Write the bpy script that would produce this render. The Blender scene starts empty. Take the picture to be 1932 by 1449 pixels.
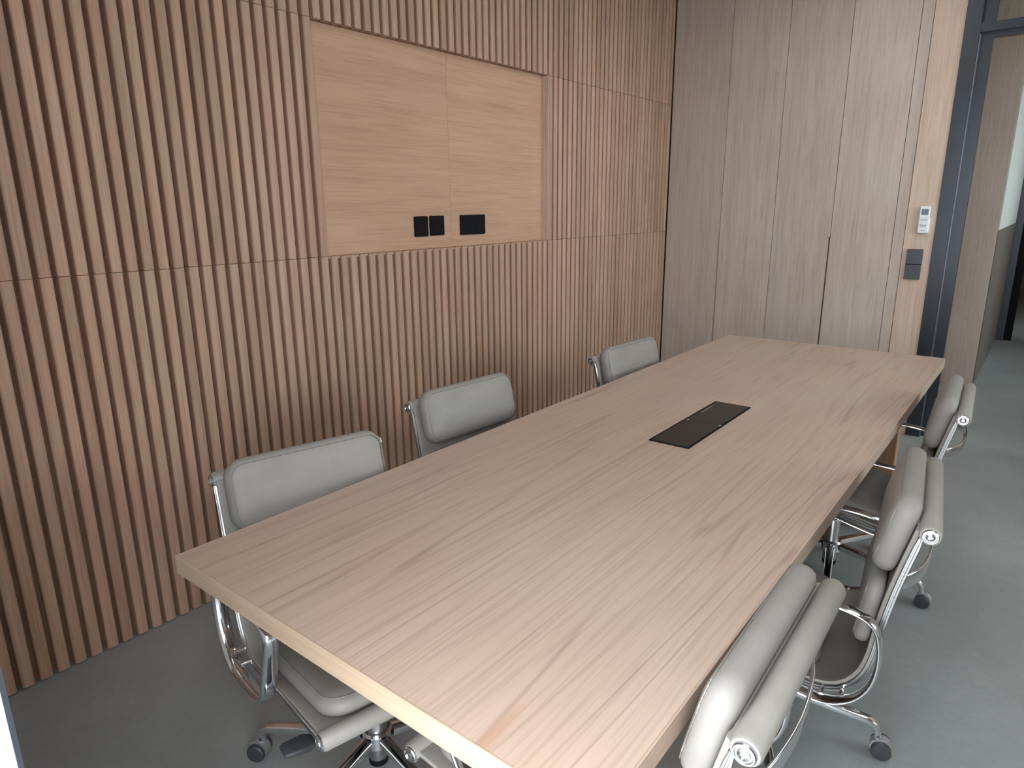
import bpy, bmesh, math, random
from mathutils import Vector, Matrix
random.seed(7)
S = bpy.context.scene
COL = S.collection
PI = math.pi

# ------------------------------------------------------------------ camera
cam_d = bpy.data.cameras.new('camera')
cam = bpy.data.objects.new('camera', cam_d)
COL.objects.link(cam)
cam_d.sensor_fit = 'HORIZONTAL'
cam_d.sensor_width = 36.0
cam_d.lens = 36.0 * 1269.39 / 1932.0
cam_d.clip_start = 0.02
yaw, pitch, roll = 0.6724, -0.2577, -0.0100
cy, sy, cp, sp = math.cos(yaw), math.sin(yaw), math.cos(pitch), math.sin(pitch)
fwd = Vector((-sy * cp, cy * cp, sp))
rgt = Vector((cy, sy, 0))
up = rgt.cross(fwd)
r2 = math.cos(roll) * rgt + math.sin(roll) * up
u2 = -math.sin(roll) * rgt + math.cos(roll) * up
m = Matrix((r2, u2, -fwd)).transposed().to_4x4()
m.translation = Vector((1.6949, -0.5646, 1.4542))
cam.matrix_world = m
S.camera = cam

# ------------------------------------------------------------------ world, lights, exposure
w = bpy.data.worlds.new('sky')
S.world = w
w.use_nodes = True
bg = w.node_tree.nodes['Background']
bg.inputs['Color'].default_value = (0.88, 0.945, 1.0, 1)
bg.inputs['Strength'].default_value = 3.2

def portal(name, loc, rot, sx, sy_):
    l = bpy.data.lights.new(name, 'AREA')
    l.shape = 'RECTANGLE'; l.size = sx; l.size_y = sy_
    l.cycles.is_portal = True
    o = bpy.data.objects.new(name, l); COL.objects.link(o)
    o.location = loc; o.rotation_euler = rot
portal('daylight_front_opening', (1.50, -0.50, 1.13), (PI / 2, 0, 0), 0.86, 2.26)
def overhead_fill(name, x, y, sx, sy_, watts):  # unseen area lights added overhead to brighten the room, without fixtures
    l = bpy.data.lights.new(name, 'AREA'); l.shape = 'RECTANGLE'; l.size = sx; l.size_y = sy_
    l.energy = watts; l.color = (0.93, 0.975, 1.0)
    o = bpy.data.objects.new(name, l); COL.objects.link(o); o.location = (x, y, 2.90)
overhead_fill('added_fill_over_table', 0.72, 2.6, 0.5, 2.2, 3.5)
overhead_fill('added_fill_over_aisle', 2.3, 2.3, 0.5, 3.6, 6.0)
portal('daylight_added_window', (4.33, 2.7, 1.725), (0, PI / 2, 0), 1.15, 2.8)  # daylight through the high window added to brighten the slatted wall
portal('daylight_passage_windows', (4.33, 6.25, 1.9), (0, PI / 2, 0), 1.5, 3.5)

S.view_settings.view_transform = 'Standard'
S.view_settings.look = 'None'
S.view_settings.gamma = 1.0
S.view_settings.use_curve_mapping = False
S.view_settings.exposure = 2.0
S.cycles.max_bounces = 10
S.cycles.diffuse_bounces = 6
S.cycles.glossy_bounces = 6
S.cycles.sample_clamp_indirect = 6.0

# ------------------------------------------------------------------ measured layout
WX = -0.634            # front plane of the slats
FY = 4.262             # front plane of the far wall
CEIL = 2.95
T0, T1, TL, TZ, TH = 0.3194, 1.368, 3.1427, 0.74, 0.042
RY1, RY2, RZ1, RZ2 = 1.171, 2.714, 1.2635, 2.152

# ------------------------------------------------------------------ helpers
def tag(o, label=None, cat=None, group=None, kind=None):
    if label: o['label'] = label
    if cat: o['category'] = cat
    if group: o['group'] = group
    if kind: o['kind'] = kind
    return o

def obj(name, bm, mat, parent=None, smooth=False, kind=None, angle=None):
    me = bpy.data.meshes.new(name)
    bmesh.ops.recalc_face_normals(bm, faces=bm.faces)
    bm.to_mesh(me); bm.free()
    return obj_me(name, me, mat, parent, smooth, kind, angle)

def obj_me(name, me, mat, parent=None, smooth=False, kind=None, angle=None):
    o = bpy.data.objects.new(name, me); COL.objects.link(o)
    if mat and not me.materials: me.materials.append(mat)
    if smooth:
        for p in me.polygons: p.use_smooth = True
        if angle: me.set_sharp_from_angle(angle=angle)
    if parent is not None: o.parent = parent
    if kind: o['kind'] = kind
    return o

def empty(name, loc=(0, 0, 0), rz=0):
    o = bpy.data.objects.new(name, None); COL.objects.link(o)
    o.location = loc; o.rotation_euler = (0, 0, rz); o.empty_display_size = 0.1
    return o

def box(bm, x0, x1, y0, y1, z0, z1, bev=0.0, seg=1):
    r = bmesh.ops.create_cube(bm, size=1.0)
    vs = r['verts']
    for v in vs:
        v.co = Vector(((x0 + x1) / 2 + v.co.x * (x1 - x0), (y0 + y1) / 2 + v.co.y * (y1 - y0), (z0 + z1) / 2 + v.co.z * (z1 - z0)))
    if bev > 0:
        es = list({e for v in vs for e in v.link_edges})
        bmesh.ops.bevel(bm, geom=es, offset=bev, segments=seg, affect='EDGES', profile=0.5)
    return bm

def B(*a, **k): return box(bmesh.new(), *a, **k)

def loft(bm, rings, closed_ring=True, caps=True):
    vr = [[bm.verts.new(p) for p in r] for r in rings]
    n = len(vr[0])
    for a, b in zip(vr[:-1], vr[1:]):
        for i in range(n if closed_ring else n - 1):
            j = (i + 1) % n
            bm.faces.new((a[i], a[j], b[j], b[i]))
    if caps and closed_ring:
        bm.faces.new(vr[0][::-1]); bm.faces.new(vr[-1])
    return bm

def sweep(bm, path, prof, up_hint=Vector((0, 1, 0)), closed=False, scale=None, caps=True):
    """sweep 2D profile [(a,b)] along path; a is along the hint, b along the normal in between"""
    path = [Vector(p) for p in path]
    n = len(path); rings = []
    for i, p in enumerate(path):
        if closed: t = path[(i + 1) % n] - path[i - 1]
        else: t = path[min(i + 1, n - 1)] - path[max(i - 1, 0)]
        t.normalize()
        a = (up_hint - t * up_hint.dot(t)).normalized()
        b = a.cross(t)
        s = scale[i] if scale else 1.0
        rings.append([p + a * (q[0] * s) + b * (q[1] * s) for q in prof])
    if closed: rings.append(rings[0])
    if closed:
        vr = [[bm.verts.new(p) for p in r] for r in rings[:-1]]
        vr.append(vr[0]); k = len(prof)
        for a_, b_ in zip(vr[:-1], vr[1:]):
            for i in range(k):
                j = (i + 1) % k
                bm.faces.new((a_[i], a_[j], b_[j], b_[i]))
        return bm
    return loft(bm, rings, caps=caps)

def circ(r, n=12, ry=None):
    ry = r if ry is None else ry
    return [(r * math.cos(2 * PI * i / n), ry * math.sin(2 * PI * i / n)) for i in range(n)]

def rrect(hx, hy, r, n=4):
    pts = []
    for cx_, cy_, a0 in ((hx - r, hy - r, 0), (-hx + r, hy - r, PI / 2), (-hx + r, -hy + r, PI), (hx - r, -hy + r, 1.5 * PI)):
        for i in range(n + 1):
            a = a0 + PI / 2 * i / n
            pts.append((cx_ + r * math.cos(a), cy_ + r * math.sin(a)))
    return pts

def catmull(pts, k=8, closed=False):
    P = [Vector(p) for p in pts]; n = len(P); out = []
    rng = n if closed else n - 1
    for i in range(rng):
        p0 = P[i - 1] if (closed or i > 0) else P[0]
        p1 = P[i]; p2 = P[(i + 1) % n]
        p3 = P[(i + 2) % n] if (closed or i + 2 < n) else P[-1]
        for j in range(k):
            t = j / k
            out.append(0.5 * ((2 * p1) + (-p0 + p2) * t + (2 * p0 - 5 * p1 + 4 * p2 - p3) * t * t + (-p0 + 3 * p1 - 3 * p2 + p3) * t ** 3))
    if not closed: out.append(P[-1])
    return out

# lathe along an axis: prof = [(radius, h)]
def lathe(bm, prof, origin, axis, n=20):
    axis = Vector(axis).normalized()
    a = axis.orthogonal().normalized(); b = axis.cross(a)
    rings = []
    for r, h in prof:
        rings.append([Vector(origin) + axis * h + (a * math.cos(2 * PI * i / n) + b * math.sin(2 * PI * i / n)) * max(r, 1e-5) for i in range(n)])
    return loft(bm, rings)

# ------------------------------------------------------------------ materials
def nmat(name):
    m_ = bpy.data.materials.new(name); m_.use_nodes = True
    nt = m_.node_tree
    return m_, nt, nt.nodes['Principled BSDF']

def link(nt, a, b): nt.links.new(a, b)

def wood(name, base, dark, grain='z', scale=1.0, rough=0.5, vary=0.10, spec=0.35, streak=0.35, bump=0.06, blotch=0.25, tint=None, lines=0.0, lscale=1.0, stain=None):
    """base/dark: linear colours; grain axis gets stretched"""
    m_, nt, p = nmat(name)
    N = nt.nodes
    tc = N.new('ShaderNodeTexCoord')
    oi = N.new('ShaderNodeObjectInfo')
    off = N.new('ShaderNodeVectorMath'); off.operation = 'SCALE'
    comb = N.new('ShaderNodeCombineXYZ')
    for i, f in enumerate((37.0, 91.0, 53.0)):
        mm = N.new('ShaderNodeMath'); mm.operation = 'MULTIPLY'; mm.inputs[1].default_value = f
        link(nt, oi.outputs['Random'], mm.inputs[0]); link(nt, mm.outputs[0], comb.inputs[i])
    add = N.new('ShaderNodeVectorMath'); add.operation = 'ADD'
    link(nt, tc.outputs['Object'], add.inputs[0]); link(nt, comb.outputs[0], add.inputs[1])
    mp = N.new('ShaderNodeMapping')
    long_, cross = 1.1 * scale, 26.0 * scale
    mp.inputs['Scale'].default_value = {'x': (long_, cross, cross), 'y': (cross, long_, cross), 'z': (cross, cross, long_)}[grain]
    link(nt, add.outputs[0], mp.inputs['Vector'])
    n1 = N.new('ShaderNodeTexNoise'); n1.inputs['Scale'].default_value = 1.0; n1.inputs['Detail'].default_value = 6; n1.inputs['Roughness'].default_value = 0.62
    n1.inputs['Distortion'].default_value = 0.5
    link(nt, mp.outputs[0], n1.inputs['Vector'])
    mp2 = N.new('ShaderNodeMapping')
    l2, c2 = 5.0 * scale, 210.0 * scale
    mp2.inputs['Scale'].default_value = {'x': (l2, c2, c2), 'y': (c2, l2, c2), 'z': (c2, c2, l2)}[grain]
    link(nt, add.outputs[0], mp2.inputs['Vector'])
    n2 = N.new('ShaderNodeTexNoise'); n2.inputs['Scale'].default_value = 1.0; n2.inputs['Detail'].default_value = 3
    link(nt, mp2.outputs[0], n2.inputs['Vector'])
    n3 = N.new('ShaderNodeTexNoise'); n3.inputs['Scale'].default_value = 1.7; n3.inputs['Detail'].default_value = 2
    link(nt, add.outputs[0], n3.inputs['Vector'])
    r1 = N.new('ShaderNodeValToRGB')
    r1.color_ramp.elements[0].position = 0.32; r1.color_ramp.elements[0].color = (*dark, 1)
    r1.color_ramp.elements[1].position = 0.62; r1.color_ramp.elements[1].color = (*base, 1)
    link(nt, n1.outputs['Fac'], r1.inputs['Fac'])
    r2_ = N.new('ShaderNodeValToRGB')
    r2_.color_ramp.elements[0].position = 0.36; r2_.color_ramp.elements[0].color = (1 - streak, 1 - streak, 1 - streak, 1)
    r2_.color_ramp.elements[1].position = 0.52; r2_.color_ramp.elements[1].color = (1, 1, 1, 1)
    link(nt, n2.outputs['Fac'], r2_.inputs['Fac'])
    mx = N.new('ShaderNodeMixRGB'); mx.blend_type = 'MULTIPLY'; mx.inputs['Fac'].default_value = 0.8
    link(nt, r1.outputs['Color'], mx.inputs['Color1']); link(nt, r2_.outputs['Color'], mx.inputs['Color2'])
    # broad tone variation
    tn = tint or (0.94, 0.86, 0.84)
    mx2 = N.new('ShaderNodeMixRGB'); mx2.blend_type = 'MULTIPLY'
    mx2.inputs['Color2'].default_value = (*tn, 1)
    r3 = N.new('ShaderNodeMapRange'); r3.inputs['From Min'].default_value = 0.35; r3.inputs['From Max'].default_value = 0.65
    r3.inputs['To Max'].default_value = blotch * 3
    link(nt, n3.outputs['Fac'], r3.inputs['Value']); link(nt, r3.outputs[0], mx2.inputs['Fac'])
    link(nt, mx.outputs['Color'], mx2.inputs['Color1'])
    hsv = N.new('ShaderNodeHueSaturation')
    mr = N.new('ShaderNodeMapRange'); mr.inputs['To Min'].default_value = 1 - vary; mr.inputs['To Max'].default_value = 1 + vary
    link(nt, oi.outputs['Random'], mr.inputs['Value']); link(nt, mr.outputs[0], hsv.inputs['Value'])
    link(nt, mx2.outputs['Color'], hsv.inputs['Color'])
    last = hsv.outputs['Color']
    if lines:
        mp4 = N.new('ShaderNodeMapping')
        l4, c4 = 0.16 * lscale, 4.2 * lscale
        mp4.inputs['Scale'].default_value = {'x': (l4, c4, c4), 'y': (c4, l4, c4), 'z': (c4, c4, l4)}[grain]
        link(nt, add.outputs[0], mp4.inputs['Vector'])
        n4 = N.new('ShaderNodeTexNoise'); n4.inputs['Scale'].default_value = 1.0; n4.inputs['Detail'].default_value = 2.5; n4.inputs['Roughness'].default_value = 0.45
        link(nt, mp4.outputs[0], n4.inputs['Vector'])
        m1 = N.new('ShaderNodeMath'); m1.operation = 'MULTIPLY'; m1.inputs[1].default_value = 16.0
        link(nt, n4.outputs['Fac'], m1.inputs[0])
        m2 = N.new('ShaderNodeMath'); m2.operation = 'PINGPONG'; m2.inputs[1].default_value = 0.5
        link(nt, m1.outputs[0], m2.inputs[0])
        m3 = N.new('ShaderNodeMapRange'); m3.interpolation_type = 'SMOOTHSTEP'
        m3.inputs['From Min'].default_value = 0.0; m3.inputs['From Max'].default_value = 0.11
        m3.inputs['To Min'].default_value = 1.0; m3.inputs['To Max'].default_value = 0.0
        link(nt, m2.outputs[0], m3.inputs['Value'])
        m5 = N.new('ShaderNodeMapRange'); m5.inputs['From Min'].default_value = 0.38; m5.inputs['From Max'].default_value = 0.62
        link(nt, n1.outputs['Fac'], m5.inputs['Value'])
        m6 = N.new('ShaderNodeMath'); m6.operation = 'MULTIPLY'; link(nt, m3.outputs[0], m6.inputs[0]); link(nt, m5.outputs[0], m6.inputs[1])
        m7 = N.new('ShaderNodeMath'); m7.operation = 'MULTIPLY'; m7.inputs[1].default_value = lines; link(nt, m6.outputs[0], m7.inputs[0])
        mx4 = N.new('ShaderNodeMixRGB'); mx4.blend_type = 'MULTIPLY'; mx4.inputs['Color2'].default_value = (0.42, 0.34, 0.31, 1)
        link(nt, m7.outputs[0], mx4.inputs['Fac']); link(nt, last, mx4.inputs['Color1']); last = mx4.outputs['Color']
    if stain:
        sx_, sy2, rot_, lx_, ly_ = stain
        mp5 = N.new('ShaderNodeMapping'); mp5.vector_type = 'TEXTURE'
        mp5.inputs['Location'].default_value = (sx_, sy2, TZ); mp5.inputs['Rotation'].default_value = (0, 0, rot_); mp5.inputs['Scale'].default_value = (lx_, ly_, 1)
        link(nt, tc.outputs['Object'], mp5.inputs['Vector'])
        ln = N.new('ShaderNodeVectorMath'); ln.operation = 'LENGTH'; link(nt, mp5.outputs[0], ln.inputs[0])
        mr5 = N.new('ShaderNodeMapRange'); mr5.interpolation_type = 'SMOOTHSTEP'; mr5.inputs['From Min'].default_value = 1.0; mr5.inputs['From Max'].default_value = 0.1
        mr5.inputs['To Min'].default_value = 0.0; mr5.inputs['To Max'].default_value = 0.55
        link(nt, ln.outputs['Value'], mr5.inputs['Value'])
        mx5 = N.new('ShaderNodeMixRGB'); mx5.inputs['Color2'].default_value = (0.36, 0.19, 0.12, 1)
        link(nt, mr5.outputs[0], mx5.inputs['Fac']); link(nt, last, mx5.inputs['Color1']); last = mx5.outputs['Color']
    link(nt, last, p.inputs['Base Color'])
    p.inputs['Roughness'].default_value = rough
    p.inputs['Specular IOR Level'].default_value = spec
    bp = N.new('ShaderNodeBump'); bp.inputs['Strength'].default_value = bump; bp.inputs['Distance'].default_value = 0.002
    link(nt, n2.outputs['Fac'], bp.inputs['Height']); link(nt, bp.outputs[0], p.inputs['Normal'])
    return m_

def plain(name, col, rough=0.5, metal=0.0, spec=0.5, noise=0.0, nscale=40.0, bump=0.0, bscale=400.0, dist=0.001):
    m_, nt, p = nmat(name); N = nt.nodes
    tc = N.new('ShaderNodeTexCoord')
    n1 = N.new('ShaderNodeTexNoise'); n1.inputs['Scale'].default_value = nscale; n1.inputs['Detail'].default_value = 5
    link(nt, tc.outputs['Object'], n1.inputs['Vector'])
    r = N.new('ShaderNodeValToRGB')
    r.color_ramp.elements[0].position = 0.3; r.color_ramp.elements[1].position = 0.7
    r.color_ramp.elements[0].color = tuple(c * (1 - noise) for c in col) + (1,)
    r.color_ramp.elements[1].color = tuple(min(1, c * (1 + noise)) for c in col) + (1,)
    link(nt, n1.outputs['Fac'], r.inputs['Fac']); link(nt, r.outputs['Color'], p.inputs['Base Color'])
    p.inputs['Roughness'].default_value = rough; p.inputs['Metallic'].default_value = metal
    p.inputs['Specular IOR Level'].default_value = spec
    if bump:
        n2 = N.new('ShaderNodeTexNoise'); n2.inputs['Scale'].default_value = bscale; n2.inputs['Detail'].default_value = 3
        link(nt, tc.outputs['Object'], n2.inputs['Vector'])
        bp = N.new('ShaderNodeBump'); bp.inputs['Strength'].default_value = bump; bp.inputs['Distance'].default_value = dist
        link(nt, n2.outputs['Fac'], bp.inputs['Height']); link(nt, bp.outputs[0], p.inputs['Normal'])
    return m_

def concrete(name, c0, c1, rough):
    m_, nt, p = nmat(name); N = nt.nodes
    tc = N.new('ShaderNodeTexCoord')
    n1 = N.new('ShaderNodeTexNoise'); n1.inputs['Scale'].default_value = 1.6; n1.inputs['Detail'].default_value = 8; n1.inputs['Roughness'].default_value = 0.6
    n2 = N.new('ShaderNodeTexNoise'); n2.inputs['Scale'].default_value = 55; n2.inputs['Detail'].default_value = 4
    link(nt, tc.outputs['Object'], n1.inputs['Vector']); link(nt, tc.outputs['Object'], n2.inputs['Vector'])
    r = N.new('ShaderNodeValToRGB'); r.color_ramp.elements[0].position = 0.35; r.color_ramp.elements[1].position = 0.65
    r.color_ramp.elements[0].color = (*c0, 1); r.color_ramp.elements[1].color = (*c1, 1)
    link(nt, n1.outputs['Fac'], r.inputs['Fac'])
    mx = N.new('ShaderNodeMixRGB'); mx.blend_type = 'OVERLAY'; mx.inputs['Fac'].default_value = 0.15
    link(nt, r.outputs['Color'], mx.inputs['Color1']); link(nt, n2.outputs['Color'], mx.inputs['Color2'])
    bw = N.new('ShaderNodeRGBToBW'); link(nt, n2.outputs['Color'], bw.inputs[0]); link(nt, bw.outputs[0], mx.inputs['Color2'])
    link(nt, mx.outputs['Color'], p.inputs['Base Color'])
    mr = N.new('ShaderNodeMapRange'); mr.inputs['To Min'].default_value = rough - 0.08; mr.inputs['To Max'].default_value = rough + 0.1
    link(nt, n1.outputs['Fac'], mr.inputs['Value']); link(nt, mr.outputs[0], p.inputs['Roughness'])
    p.inputs['Specular IOR Level'].default_value = 0.4
    return m_

def glass(name):
    m_, nt, p = nmat(name); N = nt.nodes
    out = N['Material Output']
    tr = N.new('ShaderNodeBsdfTransparent'); tr.inputs['Color'].default_value = (0.93, 0.97, 0.95, 1)
    gl = N.new('ShaderNodeBsdfGlossy'); gl.inputs['Roughness'].default_value = 0.02
    fr = N.new('ShaderNodeFresnel'); fr.inputs['IOR'].default_value = 1.5
    mx = N.new('ShaderNodeMixShader')
    link(nt, fr.outputs[0], mx.inputs[0]); link(nt, tr.outputs[0], mx.inputs[1]); link(nt, gl.outputs[0], mx.inputs[2])
    link(nt, mx.outputs[0], out.inputs['Surface'])
    return m_

M = {}
M['slat'] = wood('oak_slat', (0.460, 0.296, 0.215), (0.370, 0.228, 0.156), 'z', 1.0, 0.5, 0.10, 0.3, 0.2)
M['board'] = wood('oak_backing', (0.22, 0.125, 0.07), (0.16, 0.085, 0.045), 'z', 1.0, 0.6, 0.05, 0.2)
M['recess'] = wood('oak_veneer_horizontal', (0.48, 0.300, 0.205), (0.43, 0.262, 0.175), 'y', 0.8, 0.5, 0.04, 0.3, 0.16)
M['door'] = wood('oak_veneer_doors', (0.55, 0.465, 0.41), (0.485, 0.400, 0.345), 'z', 0.9, 0.5, 0.05, 0.3, 0.2, blotch=0.2)
M['warm'] = wood('oak_veneer_warm', (0.66, 0.51, 0.415), (0.58, 0.44, 0.35), 'z', 0.9, 0.5, 0.02, 0.3, 0.2)
M['table'] = wood('oak_table_veneer', (0.455, 0.340, 0.268), (0.43, 0.317, 0.247), 'y', 0.9, 0.38, 0.0, 0.42, 0.15, 0.02, blotch=0.22, lines=0.42, stain=(0.338, -1.545, 0.02, 0.018, 0.11))
M['table_under'] = wood('oak_table_legs', (0.40, 0.23, 0.14), (0.30, 0.165, 0.095), 'z', 0.8, 0.5, 0.05, 0.3, 0.2)
M['leather'] = plain('taupe_leather', (0.235, 0.215, 0.196), 0.5, 0, 0.3, 0.05, 18, 0.10, 650, 0.0006)
M['sling'] = plain('taupe_leather_sling', (0.25, 0.23, 0.207), 0.48, 0, 0.4, 0.05, 18, 0.10, 650, 0.0006)
M['thread'] = plain('leather_piping', (0.23, 0.21, 0.19), 0.45, 0, 0.4)
M['chrome'] = plain('polished_aluminium', (0.78, 0.79, 0.81), 0.09, 1.0)
M['satin'] = plain('satin_aluminium', (0.55, 0.56, 0.57), 0.22, 1.0)
M['rail'] = plain('brushed_aluminium_rail', (0.40, 0.395, 0.39), 0.30, 1.0)
M['steel'] = plain('grey_steel_column', (0.45, 0.45, 0.45), 0.3, 1.0)
M['hood'] = plain('grey_caster_hood', (0.42, 0.43, 0.44), 0.32, 0.7)
M['rubber'] = plain('dark_rubber', (0.035, 0.037, 0.042), 0.5)
M['blackplastic'] = plain('black_plastic', (0.008, 0.008, 0.010), 0.7, 0, 0.08)
M['switch'] = plain('anthracite_switch', (0.055, 0.060, 0.075), 0.4)
M['lid'] = plain('dark_bronze_anodised', (0.035, 0.028, 0.022), 0.38, 0.5)
M['whiteplastic'] = plain('white_plastic', (0.78, 0.80, 0.83), 0.35)
M['lcd'] = plain('remote_display', (0.17, 0.21, 0.29), 0.2)
M['greybutton'] = plain('grey_buttons', (0.42, 0.46, 0.52), 0.4)
M['darksteel'] = plain('dark_blue_grey_steel', (0.030, 0.036, 0.046), 0.33, 0.35, 0.6, 0.15, 4)
M['midsteel'] = plain('grey_steel_edge', (0.13, 0.15, 0.18), 0.35, 0.5)
M['pale'] = plain('painted_upper_reflection', (0.40, 0.40, 0.38), 0.6, 0, 0.3, 0.02, 5)  # sky reflection on the upper side face, put into the colour
M['side_shade'] = wood('painted_lower_shade', (0.13, 0.10, 0.085), (0.09, 0.07, 0.06), 'z', 0.8, 0.5, 0.02, 0.3, 0.2)  # shade on the lower side face, put into the colour
M['lipping'] = wood('oak_lipping', (0.46, 0.345, 0.25), (0.41, 0.30, 0.21), 'x', 0.9, 0.42, 0.0, 0.4, 0.15)
M['floor'] = concrete('polished_concrete', (0.220, 0.232, 0.228), (0.275, 0.288, 0.283), 0.42)
M['white'] = plain('white_plaster', (0.72, 0.71, 0.69), 0.8, 0, 0.2, 0.03, 8)
M['panelwhite'] = plain('white_painted_panel', (0.86, 0.88, 0.90), 0.5, 0, 0.4)
M['terrace'] = concrete('pale_terrace_stone', (0.42, 0.42, 0.41), (0.5, 0.5, 0.49), 0.7)
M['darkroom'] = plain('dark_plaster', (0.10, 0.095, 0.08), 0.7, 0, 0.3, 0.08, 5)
M['olive'] = wood('passage_end_panelling', (0.20, 0.17, 0.11), (0.15, 0.125, 0.08), 'z', 0.7, 0.5, 0.02, 0.3, 0.2)
M['glass'] = glass('clear_glass')
M['ceiling'] = wood('oak_ceiling_boards', (0.36, 0.29, 0.23), (0.29, 0.23, 0.18), 'y', 0.8, 0.55, 0.05, 0.3, 0.2)

# ------------------------------------------------------------------ room shell
def struct(name, bm, mat, parent=None):
    o = obj(name, bm, mat, parent)
    if parent is None: o['kind'] = 'structure'
    return o

struct('floor', B(-0.9, 4.32, -0.49, 13.2, -0.08, 0.0), M['floor'])
struct('terrace_ground', B(-8.0, 14.0, -8.0, -0.49, -0.12, -0.03), M['terrace'])
struct('garden_terrace', B(4.32, 14.0, -0.49, 16.0, -0.12, -0.03), M['terrace'])
struct('ceiling', B(-0.9, 4.32, -0.49, 13.2, CEIL, CEIL + 0.1), M['ceiling'])

# left slatted wall -----------------------------------------------------------
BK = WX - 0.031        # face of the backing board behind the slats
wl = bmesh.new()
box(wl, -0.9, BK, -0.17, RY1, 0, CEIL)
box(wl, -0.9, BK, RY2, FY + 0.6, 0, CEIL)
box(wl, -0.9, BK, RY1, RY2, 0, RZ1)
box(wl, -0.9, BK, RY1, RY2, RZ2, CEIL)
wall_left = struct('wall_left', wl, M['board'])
# recessed niche: two veneer boards side by side, right return and bottom ledge
RXF = WX - 0.040
struct('niche_panel', B(RXF - 0.018, RXF, RY1 - 0.03, 1.936, RZ1 - 0.03, RZ2 + 0.03), M['recess'], wall_left)
struct('niche_panel', B(RXF - 0.018, RXF, 1.937, RY2 + 0.03, RZ1 - 0.03, RZ2 + 0.03), M['recess'], wall_left)
struct('niche_side_return', B(RXF - 0.01, WX - 0.0005, RY2 - 0.003, RY2 + 0.001, RZ1, RZ2), M['warm'], wall_left)
struct('niche_bottom_ledge', B(RXF - 0.01, WX - 0.012, RY1, RY2, RZ1 - 0.010, RZ1 - 0.001), M['recess'], wall_left)

PITCH = (RY2 - RY1) / 31.0
SW = 0.0352
def slat_mesh(name, h):
    bm = bmesh.new()
    d = WX - BK
    # cross-section (x out of wall, y along wall): square back, rounded slightly convex front
    hw = SW / 2
    prof = [(-0.001, -hw), (d - 0.008, -hw), (d - 0.0036, -hw + 0.0016), (d - 0.0012, -hw + 0.0056), (d, 0.0),
            (d - 0.0012, hw - 0.0056), (d - 0.0036, hw - 0.0016), (d - 0.008, hw), (-0.001, hw)]
    rings = [[(x, y, z) for x, y in prof] for z in (0.0, h)]
    loft(bm, rings)
    bmesh.ops.recalc_face_normals(bm, faces=bm.faces)
    me = bpy.data.meshes.new(name); bm.to_mesh(me); bm.free()
    me.materials.append(M['slat'])
    return me
rows = [(0.004, RZ1 - 0.0012), (RZ1 + 0.0006, RZ2 - 0.0012), (RZ2 + 0.0006, CEIL - 0.002)]
row_me = [slat_mesh('slat', b - a) for a, b in rows]
k0, k1 = -27, int((FY - RY1) / PITCH)
for r_, (a, b) in enumerate(rows):
    for k in range(k0, k1):
        y = RY1 + (k + 0.5) * PITCH
        if r_ == 1 and 0 <= k < 31: continue
        if y + SW / 2 > FY - 0.004: continue
        o = obj_me('slat', row_me[r_], None, wall_left)
        o.location = (BK + random.uniform(-0.0006, 0.0006), y + random.uniform(-0.0008, 0.0008), a)

# far wall ---------------------------------------------------------------------
SX = [WX, -0.2197, 0.1559, 0.5286, 0.8924, 0.9555, 1.1124]
wf = bmesh.new()
box(wf, -0.9, 1.112, FY + 0.5, FY + 0.6, 0, CEIL)
wall_far = struct('wall_far', wf, M['darkroom'])
# narrow filler strip and warm jamb panel, part of the wall
g = 0.0016
struct('filler_panel', B(SX[4] + g, SX[5] - g, FY, FY + 0.5, 0.0, CEIL - 0.002), M['door'], wall_far)
struct('jamb_panel', B(SX[5] + g, SX[6], FY - 0.004, FY + 0.5, 0.0, CEIL - 0.002), M['warm'], wall_far)
# right part of the far wall and over the doorway
struct('wall_far_right', B(2.25, 4.2, FY, FY + 0.1, 0, CEIL), M['warm'])
# cupboards
def cupboard(x0, xm, x1, zpull, label, notch):
    c = empty('tall_cupboard', ((x0 + x1) / 2, FY, 0))
    tag(c, label, 'cupboard', None)
    ox = (x0 + x1) / 2
    car = bmesh.new()
    box(car, x0 - ox + 0.002, x1 - ox - 0.002, 0.024, 0.49, 0.0, CEIL - 0.004)
    obj('carcass', car, M['board'], c)
    TOP = CEIL - 0.004
    # left door: right edge is cut back below zpull to form the finger pull
    bm = bmesh.new()
    pts = [(x0 - ox + g, 0.004), (xm - ox - g - notch, 0.004), (xm - ox - g - notch, zpull), (xm - ox - g, zpull), (xm - ox - g, TOP), (x0 - ox + g, TOP)]
    f1 = [bm.verts.new((x, 0.0, z)) for x, z in pts]; f2 = [bm.verts.new((x, 0.022, z)) for x, z in pts]
    bm.faces.new(f1); bm.faces.new(f2[::-1])
    for i in range(6):
        j = (i + 1) % 6
        bm.faces.new((f1[i], f2[i], f2[j], f1[j]))
    d1 = obj('door', bm, M['door'], c)
    obj('finger_pull', B(xm - ox - g - notch - 0.004, xm - ox - g - notch * 0.35, 0.008, 0.020, 0.004, zpull + 0.004), M['door'], d1)
    d2 = obj('door', B(xm - ox + g, x1 - ox - g, 0.0, 0.022, 0.004, TOP), M['door'], c)
    return c
cupboard(SX[0], SX[1], SX[2], 1.255, 'tall oak cupboard in the corner against the slatted wall', 0.008)
cupboard(SX[2], SX[3], SX[4], 1.243, 'tall oak cupboard nearer the doorway, with the wider finger pull', 0.021)

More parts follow.
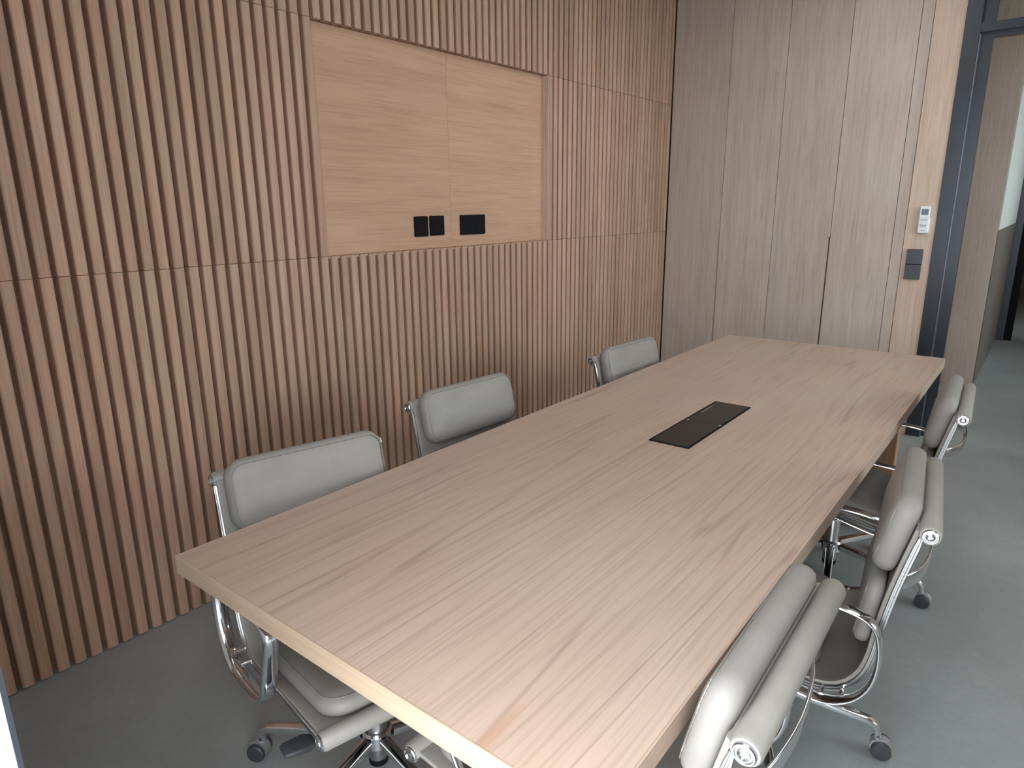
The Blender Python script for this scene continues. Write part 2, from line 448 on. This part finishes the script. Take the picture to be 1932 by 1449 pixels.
# steel door frame --------------------------------------------------------------
dr = bmesh.new()
box(dr, SX[6] + 0.0005, 1.19, FY - 0.012, FY + 0.09, 0, CEIL - 0.002, 0.002)
trim = struct('trim_1', dr, M['darksteel'])
struct('inner_stop', B(1.19, 1.252, FY + 0.03, FY + 0.075, 0, CEIL - 0.002), M['darksteel'], trim)
struct('stop_edge', B(1.1905, 1.196, FY - 0.012, FY + 0.030, 0, 2.352), M['midsteel'], trim)
struct('transom_bar', B(1.19, 2.25, FY - 0.008, FY + 0.028, 2.362, 2.408), M['darksteel'], trim)
struct('transom_stop', B(1.252, 2.25, FY + 0.028, FY + 0.075, 2.335, 2.362), M['darksteel'], trim)
struct('transom_pane', B(1.252, 2.25, FY + 0.045, FY + 0.053, 2.40, CEIL - 0.002), M['glass'], trim)
struct('frame_upright', B(2.19, 2.25, FY - 0.012, FY + 0.09, 0, 2.362), M['darksteel'], trim)

# passage beyond ----------------------------------------------------------------
pb = bmesh.new(); box(pb, 0.78, 1.085, 5.95, 8.35, 0, CEIL)
wp = struct('wall_passage', pb, M['darkroom'])
struct('cladding_board', B(1.085, 1.328, 5.935, 8.33, 0, CEIL - 0.001, 0.001), M['door'], wp)
struct('side_tone_band', B(1.3282, 1.334, 5.94, 8.33, 0, 1.24), M['side_shade'], wp)  # face split in two: colour carries the shade below, the reflection above
struct('side_tone_band', B(1.3282, 1.334, 5.94, 8.33, 1.242, CEIL - 0.001), M['pale'], wp)
struct('cladding_board', B(0.785, 1.083, 5.935, 5.95, 0, CEIL - 0.001), M['door'], wp)
struct('wall_passage_left', B(0.68, 0.78, FY + 0.6, 8.35, 0, CEIL), M['door'])
tr2 = struct('trim_2', B(1.27, 1.40, 8.352, 8.44, 0, 2.9), M['darksteel'])
struct('inner_stop', B(1.40, 1.47, 8.38, 8.44, 0, 2.9), M['blackplastic'], tr2)
struct('wall_back_room_left', B(0.6, 1.27, 8.352, 8.45, 0, CEIL), M['darkroom'])
struct('wall_back_room_end', B(0.0, 4.2, 13.0, 13.1, 0, CEIL), M['olive'])
struct('wall_back_room_side', B(0.0, 0.1, 8.45, 13.0, 0, CEIL), M['darkroom'])
# unseen right wall: passage windows, and a room window added for side light
XR = 4.2
wr = bmesh.new()
for a, b in ((-0.49, 1.3), (4.1, 4.5), (8.0, 13.1)): box(wr, XR, XR + 0.12, a, b, 0, CEIL)
for a, b, zt in ((1.3, 4.1, 2.3), (4.5, 8.0, 2.6)): box(wr, XR, XR + 0.12, a, b, zt, CEIL)
box(wr, XR, XR + 0.12, 4.5, 8.0, 0, 1.15); box(wr, XR, XR + 0.12, 1.3, 4.1, 0, 1.15)
struct('wall_right', wr, M['white'])
for nm, posts, z0, zt in (('window_1', (4.5, 6.225, 7.95), 1.15, 2.6), ('added_window_2', (1.3, 2.675, 4.05), 1.15, 2.3)):
    wn = bmesh.new()
    for a in posts: box(wn, XR + 0.03, XR + 0.09, a, a + 0.05, z0, zt)
    for a, b in zip(posts[:-1], posts[1:]):
        box(wn, XR + 0.03, XR + 0.09, a + 0.05, b, z0, z0 + 0.05); box(wn, XR + 0.03, XR + 0.09, a + 0.05, b, zt - 0.05, zt)
    win = struct(nm, wn, M['darksteel'])
    for a, b in zip(posts[:-1], posts[1:]):
        struct('pane', B(XR + 0.055, XR + 0.063, a + 0.05, b, z0 + 0.05, zt - 0.05), M['glass'], win)
# front: glazed opening on the terrace, seen from just outside it
YN = -0.4625
nb = bmesh.new(); box(nb, -0.9, -0.71, YN - 0.03, -0.17, 0, CEIL); box(nb, -0.71, 4.2, YN - 0.03, YN + 0.03, 2.26, CEIL); box(nb, 1.96, 4.2, YN - 0.03, YN + 0.03, 0, 2.26)
struct('wall_near', nb, M['white'])
sp_ = empty('sliding_panel', (0.2, YN, 0))
tag(sp_, 'white sliding panel edge at the near left, in front of the slatted wall', 'sliding door')
obj('panel', B(-0.905, 0.8945, -0.0018, 0.0018, 0.002, 2.255), M['panelwhite'], sp_)
obj('edge_strip', B(0.8946, 0.898, -0.0018, 0.0022, 0.002, 2.255), M['darksteel'], sp_)
struct('trim_3', B(1.90, 1.96, YN - 0.025, YN + 0.025, 0, 2.26), M['darksteel'])

# ------------------------------------------------------------------ table
tb = empty('conference_table', ((T0 + T1) / 2, TL / 2, 0))
tag(tb, 'long pale oak conference table in the middle of the room', 'table')
hx, hy = (T1 - T0) / 2, TL / 2
LB = 0.004
top = obj('tabletop', B(-hx + LB, hx - LB, -hy + LB, hy - LB, TZ - TH, TZ), M['table'], tb)
for a in (-1, 1):
    obj('edge_lipping', B(-hx, hx, min(a * hy, a * (hy - LB)), max(a * hy, a * (hy - LB)), TZ - TH, TZ + 0.0003, 0.0008, 1), M['lipping'], tb)
    obj('edge_lipping', B(min(a * hx, a * (hx - LB)), max(a * hx, a * (hx - LB)), -hy + LB, hy - LB, TZ - TH, TZ + 0.0003, 0.0008, 1), M['table'], tb)
for y in (-0.75, 1.10):
    obj('leg', B(-0.44, 0.44, y - 0.03, y + 0.03, 0.0, TZ - TH, 0.003, 1), M['table_under'], tb)
obj('stretcher', B(-0.02, 0.02, -0.719, 1.069, 0.52, 0.62, 0.002, 1), M['table_under'], tb)

# power box in the table top
pbx, pby = (0.785 + 0.9179) / 2, (1.2653 + 1.8004) / 2
pw = empty('table_power_box', (pbx, pby, TZ))
tag(pw, 'dark bronze power box with two lids set in the tabletop', 'power box')
px_, py_ = 0.0665, 0.2675
fr = bmesh.new()
t_ = 0.004
box(fr, -px_, px_, -py_, -py_ + t_, 0.0002, 0.003); box(fr, -px_, px_, py_ - t_, py_, 0.0002, 0.003)
box(fr, -px_, -px_ + t_, -py_ + t_, py_ - t_, 0.0002, 0.003); box(fr, px_ - t_, px_, -py_ + t_, py_ - t_, 0.0002, 0.003)
box(fr, -px_ + t_, px_ - t_, -py_ + t_, py_ - t_, 0.0002, 0.0008)
obj('frame', fr, M['blackplastic'], pw)
def lid_bm(ya, yb, notch_end):
    bm = bmesh.new()
    x0, x1 = -px_ + 0.006, px_ - 0.006
    c, d = 0.009, 0.012       # corner cut-outs at the meeting edge
    e = yb if notch_end > 0 else ya
    s = -1 if notch_end > 0 else 1
    o_ = ya if notch_end > 0 else yb
    pts = [(x0, o_), (x1, o_), (x1, e + s * d), (x1 - c, e + s * d), (x1 - c, e), (x0 + c, e), (x0 + c, e + s * d), (x0, e + s * d)]
    a = [bm.verts.new((x, y, 0.0009)) for x, y in pts]; b = [bm.verts.new((x, y, 0.0034)) for x, y in pts]
    bm.faces.new(a[::-1]); bm.faces.new(b)
    for i in range(8):
        j = (i + 1) % 8
        bm.faces.new((a[i], a[j], b[j], b[i]))
    return bm
l1 = obj('lid', lid_bm(-py_ + 0.006, -0.001, 1), M['lid'], pw)
l2 = obj('lid', lid_bm(0.001, py_ - 0.006, -1), M['lid'], pw)
for s in (-1, 1):
    obj('finger_notch', B(s * 0.0560 - 0.0035, s * 0.0560 + 0.0035, -0.010, 0.010, 0.0009, 0.0022), M['chrome'], pw)
obj('cable_brush', B(-0.052, -0.047, 0.10, 0.21, 0.0035, 0.0042), M['steel'], l2)

# ------------------------------------------------------------------ wall fittings
def outlet(ya, yb, za, zb, label, group, double=False):
    c = empty('power_outlet', (RXF, (ya + yb) / 2, (za + zb) / 2))
    tag(c, label, 'outlet', group)
    hy_, hz_ = (yb - ya) / 2, (zb - za) / 2
    def plate(hy2, hz2, x0, x1, r, cyy=0):
        bm = bmesh.new()
        pr = rrect(hy2, hz2, r, 4)
        pr2 = rrect(hy2 - 0.0015, hz2 - 0.0015, max(r - 0.0015, 0.0005), 4)
        loft(bm, [[(x0, cyy + a, b) for a, b in pr], [(x1 - 0.0015, cyy + a, b) for a, b in pr], [(x1, cyy + a, b) for a, b in pr2]])
        return bm
    fp = obj('face_plate', plate(hy_, hz_, 0.0, 0.009, 0.006), M['blackplastic'], c)
    n = 2 if double else 1
    for i in range(n):
        cyy = 0 if n == 1 else (-1 + 2 * i) * hy_ * 0.5
        hh = min(hy_ / n, hz_) * 0.78
        obj('socket_insert', plate(hh, hh, 0.0088, 0.0105, 0.018, cyy), M['blackplastic'], c)
    return c
outlet(1.686, 1.772, 1.3205, 1.4145, 'black square power outlet, leftmost of the three in the wall niche', None)
outlet(1.787, 1.882, 1.3225, 1.4155, 'black square power outlet in the middle of the three in the wall niche', None)
outlet(2.001, 2.189, 1.318, 1.4165, 'wide black double power outlet in the wall niche, nearest the cupboards', None, True)

JY = FY - 0.004
ls = empty('light_switch', (1.026, JY, 1.087)); tag(ls, 'dark grey two-gang light switch on the oak jamb below the remote', 'light switch')
def yplate(hx_, hz_, y0, y1, r, cx_=0, cz_=0, ch=0.0015):
    bm = bmesh.new()
    pr = rrect(hx_, hz_, r, 4); pr2 = rrect(hx_ - ch, hz_ - ch, max(r - ch, 0.0004), 4)
    loft(bm, [[(cx_ + a, y0, cz_ + b) for a, b in pr], [(cx_ + a, y1 + ch, cz_ + b) for a, b in pr], [(cx_ + a, y1, cz_ + b) for a, b in pr2]])
    return bm
obj('back_plate', yplate(0.043, 0.092, 0.0, -0.006, 0.004), M['blackplastic'], ls)
obj('rocker', yplate(0.0425, 0.0445, -0.006, -0.013, 0.004, 0, 0.0465), M['switch'], ls)
obj('rocker', yplate(0.0425, 0.0445, -0.006, -0.013, 0.004, 0, -0.0465), M['switch'], ls)

rc = empty('air_conditioner_remote', (1.051, JY, 1.354)); tag(rc, 'white air conditioner remote hung on the oak jamb above the switch', 'remote control')
obj('holder', yplate(0.0305, 0.045, 0.0, -0.010, 0.006, 0, -0.034), M['whiteplastic'], rc)
body = obj('body', yplate(0.0270, 0.079, -0.0105, -0.024, 0.007, 0, 0, 0.003), M['whiteplastic'], rc)
obj('display', yplate(0.0185, 0.017, -0.0242, -0.0255, 0.002, 0.001, 0.046), M['lcd'], body)
for i in range(3):
    for j in range(2):
        obj('button', yplate(0.0042, 0.005 if j else 0.0075, -0.0242, -0.0262, 0.0018, (-1 + i) * 0.0125, -0.034 + j * 0.034), M['greybutton'], body)
obj('button', yplate(0.012, 0.0025, -0.0242, -0.0255, 0.001, 0, -0.062), M['greybutton'], body)

# ------------------------------------------------------------------ chairs
PROF = [(-0.362, 0.840), (-0.348, 0.783), (-0.316, 0.645), (-0.298, 0.54), (-0.288, 0.455), (-0.270, 0.398), (-0.234, 0.358), (-0.180, 0.346), (-0.09, 0.362), (0.02, 0.384), (0.15, 0.409), (0.268, 0.428)]
pc = catmull([(x, 0, z) for x, z in PROF], 10)
arc = [0.0]
for a, b in zip(pc[:-1], pc[1:]): arc.append(arc[-1] + (b - a).length)
TOT = arc[-1]
def prof_at(s):
    s0 = max(0.0, min(TOT, s))
    i = 0
    while i < len(arc) - 2 and arc[i + 1] < s0: i += 1
    f = (s0 - arc[i]) / max(1e-9, arc[i + 1] - arc[i])
    p = pc[i].lerp(pc[i + 1], f)
    t = (pc[min(i + 2, len(pc) - 1)] - pc[max(i - 1, 0)]).normalized()
    p = p + t * (s - s0)
    n = Vector((-t.z, 0, t.x))
    return p, t, n
def s_of_z(z):
    for i, p in enumerate(pc):
        if p.z <= z: return arc[i]
def s_of_x(x):
    for i, p in enumerate(pc):
        if i > len(pc) * 0.5 and p.x >= x: return arc[i]
    return TOT
S_ROLL = s_of_z(0.783)

def pad(sa, sb, hw, thick, r, dn=0.004):
    """cushion following the seat profile from sa to sb"""
    bm = bmesh.new(); sc, hl = (sa + sb) / 2, (sb - sa) / 2
    k = thick / 0.052
    seq = [(0.05, 0.000), (0.018, 0.001), (0.006, 0.006), (0.001, 0.014), (0.0, 0.023), (0.002, 0.032), (0.008, 0.040), (0.019, 0.046), (0.040, 0.0500), (0.065, 0.0518), (hl * 0.92, 0.0535)]
    rings = []
    for d, h in seq:
        d = min(d, hl * 0.92)
        pts = []
        for a, b in rrect(hw - d, hl - d, max(r - d, 0.004), 6):
            p, t, n = prof_at(sc + b)
            pts.append(p + Vector((0, a, 0)) + n * (dn + h * k))
        rings.append(pts)
    loft(bm, rings)
    return bm
def piping(sa, sb, hw, thick, r, d, h, dn=0.004):
    bm = bmesh.new(); sc, hl = (sa + sb) / 2, (sb - sa) / 2; k = thick / 0.052
    path = []
    for a, b in rrect(hw - d, hl - d, max(r - d, 0.004), 6):
        p, t, n = prof_at(sc + b); path.append(p + Vector((0, a, 0)) + n * (dn + h * k))
    rad = 0.0010; n_ = len(path); rings = []
    for i in range(n_):
        t = (path[(i + 1) % n_] - path[i - 1]).normalized()
        a = t.orthogonal().normalized(); b = t.cross(a)
        _, _, nn = None, None, None
        a = (Vector((0, 1, 0)) - t * t.y)
        if a.length < 0.2: a = (Vector((1, 0, 0.3)) - t * Vector((1, 0, 0.3)).dot(t))
        a.normalize(); b = t.cross(a)
        rings.append([bm.verts.new(path[i] + (a * math.cos(q) + b * math.sin(q)) * rad) for q in (0, PI / 2, PI, 1.5 * PI)])
    for i in range(n_):
        A, Bv = rings[i], rings[(i + 1) % n_]
        # match the closest vertex so that the ring never twists
        off = min(range(4), key=lambda q: (A[0].co - Bv[q].co).length)
        for j in range(4):
            bm.faces.new((A[j], A[(j + 1) % 4], Bv[(j + 1 + off) % 4], Bv[(j + off) % 4]))
    return bm

def build_chair():
    t = empty('office_chair')
    SA, SB = S_ROLL, TOT - 0.012
    # sling membrane
    bm = bmesh.new(); rings = []
    for i in range(41):
        p, tt, n = prof_at(SA + (SB - SA) * i / 40)
        rings.append([p + Vector((0, y, 0)) + n * o_ for y, o_ in ((-0.233, 0.001), (-0.231, 0.0055), (-0.226, 0.0065), (-0.212, 0.004), (0.212, 0.004), (0.226, 0.0065), (0.231, 0.0055), (0.233, 0.001), (0.231, -0.003), (-0.231, -0.003))])
    loft(bm, rings)
    obj('sling', bm, M['sling'], t, True, angle=0.6)
    # rolls at the top of the back and the front of the seat
    for s_, rr, dn in ((SA, 0.0225, -0.022), (SB, 0.0205, -0.006)):
        p, tt, n = prof_at(s_); c = p + n * dn
        prof = [(rr * 0.55, -0.2375), (rr * 0.88, -0.2365), (rr, -0.231), (rr, 0.231), (rr * 0.88, 0.2365), (rr * 0.55, 0.2375)]
        obj('roll', lathe(bmesh.new(), prof, c, (0, 1, 0), 20), M['sling'], t, True, angle=0.7)
        for sd in (-1, 1):
            cp_ = [(0.0, 0.230), (0.0162, 0.230), (0.0162, 0.2405), (0.0148, 0.2425), (0.0128, 0.2425), (0.0118, 0.2405), (0.0095, 0.2405), (0.0085, 0.2432), (0.0055, 0.2445), (0.004, 0.2425), (0.0, 0.2425)]
            obj('end_cap', lathe(bmesh.new(), cp_, c, (0, sd, 0), 20), M['satin'], t, True, angle=0.5)
    # side rails
    for sd in (-1, 1):
        bm = bmesh.new(); rings = []
        for i in range(41):
            s_ = SA + 0.012 + (SB - SA - 0.024) * i / 40
            p, tt, n = prof_at(s_)
            e = 0.6 if i in (0, 40) else 1.0
            # grooved outer face
            pr = [(-0.004, -0.013), (0.003, -0.013), (0.0055, -0.010), (0.0055, -0.004), (0.0025, -0.0025), (0.0025, 0.0025), (0.0055, 0.004), (0.0055, 0.008), (0.003, 0.011), (-0.004, 0.011)]
            rings.append([p + Vector((0, sd * (0.231 + a * 1.2), 0)) + n * (b * e * 0.62 - 0.0085) for a, b in pr])
        loft(bm, rings)
        obj('side_rail', bm, M['rail'], t, True, angle=0.6)
    # cushions
    sz = s_of_z
    pads = [(S_ROLL - 0.048, sz(0.652), 0.220, 0.058, 0.050, 'back_cushion'), (sz(0.628), sz(0.450), 0.207, 0.044, 0.045, 'back_cushion'), (s_of_x(-0.190), s_of_x(0.232), 0.213, 0.050, 0.060, 'seat_cushion')]
    for sa, sb, hw, th, r, nm in pads:
        o = obj(nm, pad(sa, sb, hw, th, r), M['leather'], t, True)
        obj('piping', piping(sa, sb, hw, th, r, 0.0135, 0.0442), M['thread'], o, True)
    # armrest loops
    ring = [(0.118, 0.590), (0.112, 0.610), (0.085, 0.614), (-0.02, 0.604), (-0.14, 0.593), (-0.235, 0.583), (-0.283, 0.566), (-0.304, 0.530), (-0.309, 0.46), (-0.295, 0.398), (-0.257, 0.352), (-0.197, 0.333), (-0.10, 0.351), (-0.025, 0.372), (0.022, 0.393), (0.050, 0.428), (0.086, 0.515)]
    for sd in (-1, 1):
        path = catmull([(x, sd * 0.270, z) for x, z in ring], 5, closed=True)
        bm = sweep(bmesh.new(), path, circ(0.0185, 12, 0.0065), closed=True)
        a = obj('armrest', bm, M['chrome'], t, True)
        for bx, bz in ((-0.247, 0.352), (-0.205, 0.340)):
            obj('bolt', lathe(bmesh.new(), [(0.006, 0.226), (0.006, 0.262)], (bx, 0, bz), (0, sd, 0), 10), M['chrome'], a, True, angle=0.5)
    # bowed brace behind the back
    path = catmull([(-0.322, -0.228, 0.652), (-0.345, -0.205, 0.652), (-0.372, -0.13, 0.652), (-0.384, 0, 0.652), (-0.372, 0.13, 0.652), (-0.345, 0.205, 0.652), (-0.322, 0.228, 0.652)], 5)
    obj('back_brace', sweep(bmesh.new(), path, rrect(0.0175, 0.0032, 0.003, 3), up_hint=Vector((0, 0, 1))), M['chrome'], t, True, angle=0.8)
    # spreader under the seat: four curved arms meeting at the column
    bm = bmesh.new()
    for sx, dz in ((-0.105, -0.024), (0.085, 0.014)):
        path = catmull([(sx, y_, z_ + dz) for y_, z_, k_ in ((-0.226, 0.378, 1), (-0.17, 0.362, 0.9), (-0.08, 0.345, 0.6), (0, 0.342, 0.45), (0.08, 0.345, 0.6), (0.17, 0.362, 0.9), (0.226, 0.378, 1))], 5)
        sweep(bm, path, circ(0.014, 8, 0.007), up_hint=Vector((1, 0, 0)))
    obj('seat_spreader', bm, M['chrome'], t, True)
    obj('tilt_box', B(-0.085, 0.075, -0.045, 0.045, 0.285, 0.322, 0.008, 2), M['blackplastic'], t)
    # gas column
    c = obj('gas_column', lathe(bmesh.new(), [(0.026, 0.062), (0.0265, 0.066), (0.0265, 0.235), (0.024, 0.240), (0.0145, 0.241), (0.0145, 0.288)], (0, 0, 0), (0, 0, 1), 24), M['steel'], t, True, angle=0.5)
    obj('column_foot', lathe(bmesh.new(), [(0.020, 0.040), (0.025, 0.044), (0.0262, 0.0625)], (0, 0, 0), (0, 0, 1), 24), M['blackplastic'], c, True, angle=0.5)
    obj('base_hub', lathe(bmesh.new(), [(0.0275, 0.102), (0.039, 0.106), (0.039, 0.142), (0.034, 0.148), (0.0275, 0.149)], (0, 0, 0), (0, 0, 1), 24), M['chrome'], t, True, angle=0.5)
    # height lever with paddle on the sitter's right
    path = catmull([(0.05, -0.04, 0.302), (0.10, -0.15, 0.303), (0.118, -0.200, 0.308)], 5)
    lv = obj('height_lever', sweep(bmesh.new(), path, circ(0.0042, 8), up_hint=Vector((0, 0, 1))), M['chrome'], t, True)
    bm = bmesh.new(); rings = []
    for yy, ww, hh, zz in ((-0.196, 0.010, 0.006, 0.308), (-0.206, 0.016, 0.0075, 0.309), (-0.222, 0.025, 0.008, 0.311), (-0.266, 0.022, 0.007, 0.315), (-0.274, 0.018, 0.004, 0.316)):
        rings.append([(0.118 + a, yy, zz + b) for a, b in rrect(ww, hh, hh * 0.6, 3)])
    loft(bm, rings)
    obj('paddle', bm, M['rubber'], lv, True, angle=0.7)
    # five legs with casters, each turned about the column afterwards
    lp = [(0.040, 0, 0.125), (0.10, 0, 0.121), (0.20, 0, 0.110), (0.290, 0, 0.100), (0.319, 0, 0.092), (0.332, 0, 0.076), (0.334, 0, 0.058)]
    pth = catmull(lp, 5); n = len(pth)
    scl = [1.0 - 0.42 * i / (n - 1) for i in range(n)]
    leg_bm = sweep(bmesh.new(), pth, rrect(0.0165, 0.0135, 0.007, 3), scale=scl)
    leg = obj('leg', leg_bm, M['chrome'], t, True, angle=0.8)
    hood_bm = bmesh.new(); rings = []
    for yy, rr in ((-0.012, 0.020), (-0.011, 0.0275), (0.011, 0.0275), (0.012, 0.020)):
        rings.append([(0.346 + rr * math.cos(a), yy, 0.028 + rr * math.sin(a)) for a in [math.radians(-25 + 230 * i / 14) for i in range(15)]] + [(0.346, yy, 0.020)])
    loft(hood_bm, rings)
    lathe(hood_bm, [(0.0085, 0.040), (0.0085, 0.066), (0.006, 0.067)], (0.3345, 0, 0), (0, 0, 1), 12)
    hood = obj('caster_hood', hood_bm, M['hood'], leg, True, angle=0.5)
    for sd in (-1, 1):
        obj('caster_wheel', lathe(bmesh.new(), [(0.010, 0.0125), (0.024, 0.0130), (0.0252, 0.0155), (0.0252, 0.0235), (0.0225, 0.0265), (0.012, 0.0275), (0.0, 0.0275)], (0.346, 0, 0.0255), (0, sd, 0), 20), M['rubber'], leg, True, angle=0.6)
    for k in range(1, 5):
        l = leg.copy(); COL.objects.link(l); l.parent = t
        for ch in list(leg.children):
            q = ch.copy(); COL.objects.link(q); q.parent = l
    return t

def dup(o, parent=None):
    c = o.copy(); COL.objects.link(c)
    if parent is not None: c.parent = parent
    for ch in list(o.children): dup(ch, c)
    return c

proto = build_chair()
GRP = 'taupe leather office chairs around the table'
chairs = [  # x, y of the column, facing angle (deg), world angle of one leg (deg), label
    (0.497, 0.359, -13.5, 208, 'taupe leather office chair on the slatted wall side at the near end of the table'),
    (0.397, 1.171, -5.5, 190, 'taupe leather office chair below the wall niche, middle of the slatted wall side'),
    (0.520, 2.181, -4.0, 200, 'taupe leather office chair on the slatted wall side nearest the cupboards'),
    (1.108, 0.402, 181.1, 30, 'taupe leather office chair at the near table end, on the side away from the slats'),
    (1.188, 1.172, 186.5, 11, 'taupe leather office chair in the middle on the side away from the slatted wall'),
    (1.165, 2.157, 183.2, -7, 'taupe leather office chair by the doorway end, side away from the slatted wall'),
]
for i, (x, y, a, la, lab) in enumerate(chairs):
    c = proto if i == 0 else dup(proto)
    c.location = (x, y, 0); c.rotation_euler = (0, 0, math.radians(a))
    tag(c, lab, 'chair', GRP)
    k = 0
    for ch in c.children:
        if ch.name.split('.')[0] == 'leg':
            ch.rotation_euler = (0, 0, math.radians(la - a + 72 * k)); k += 1
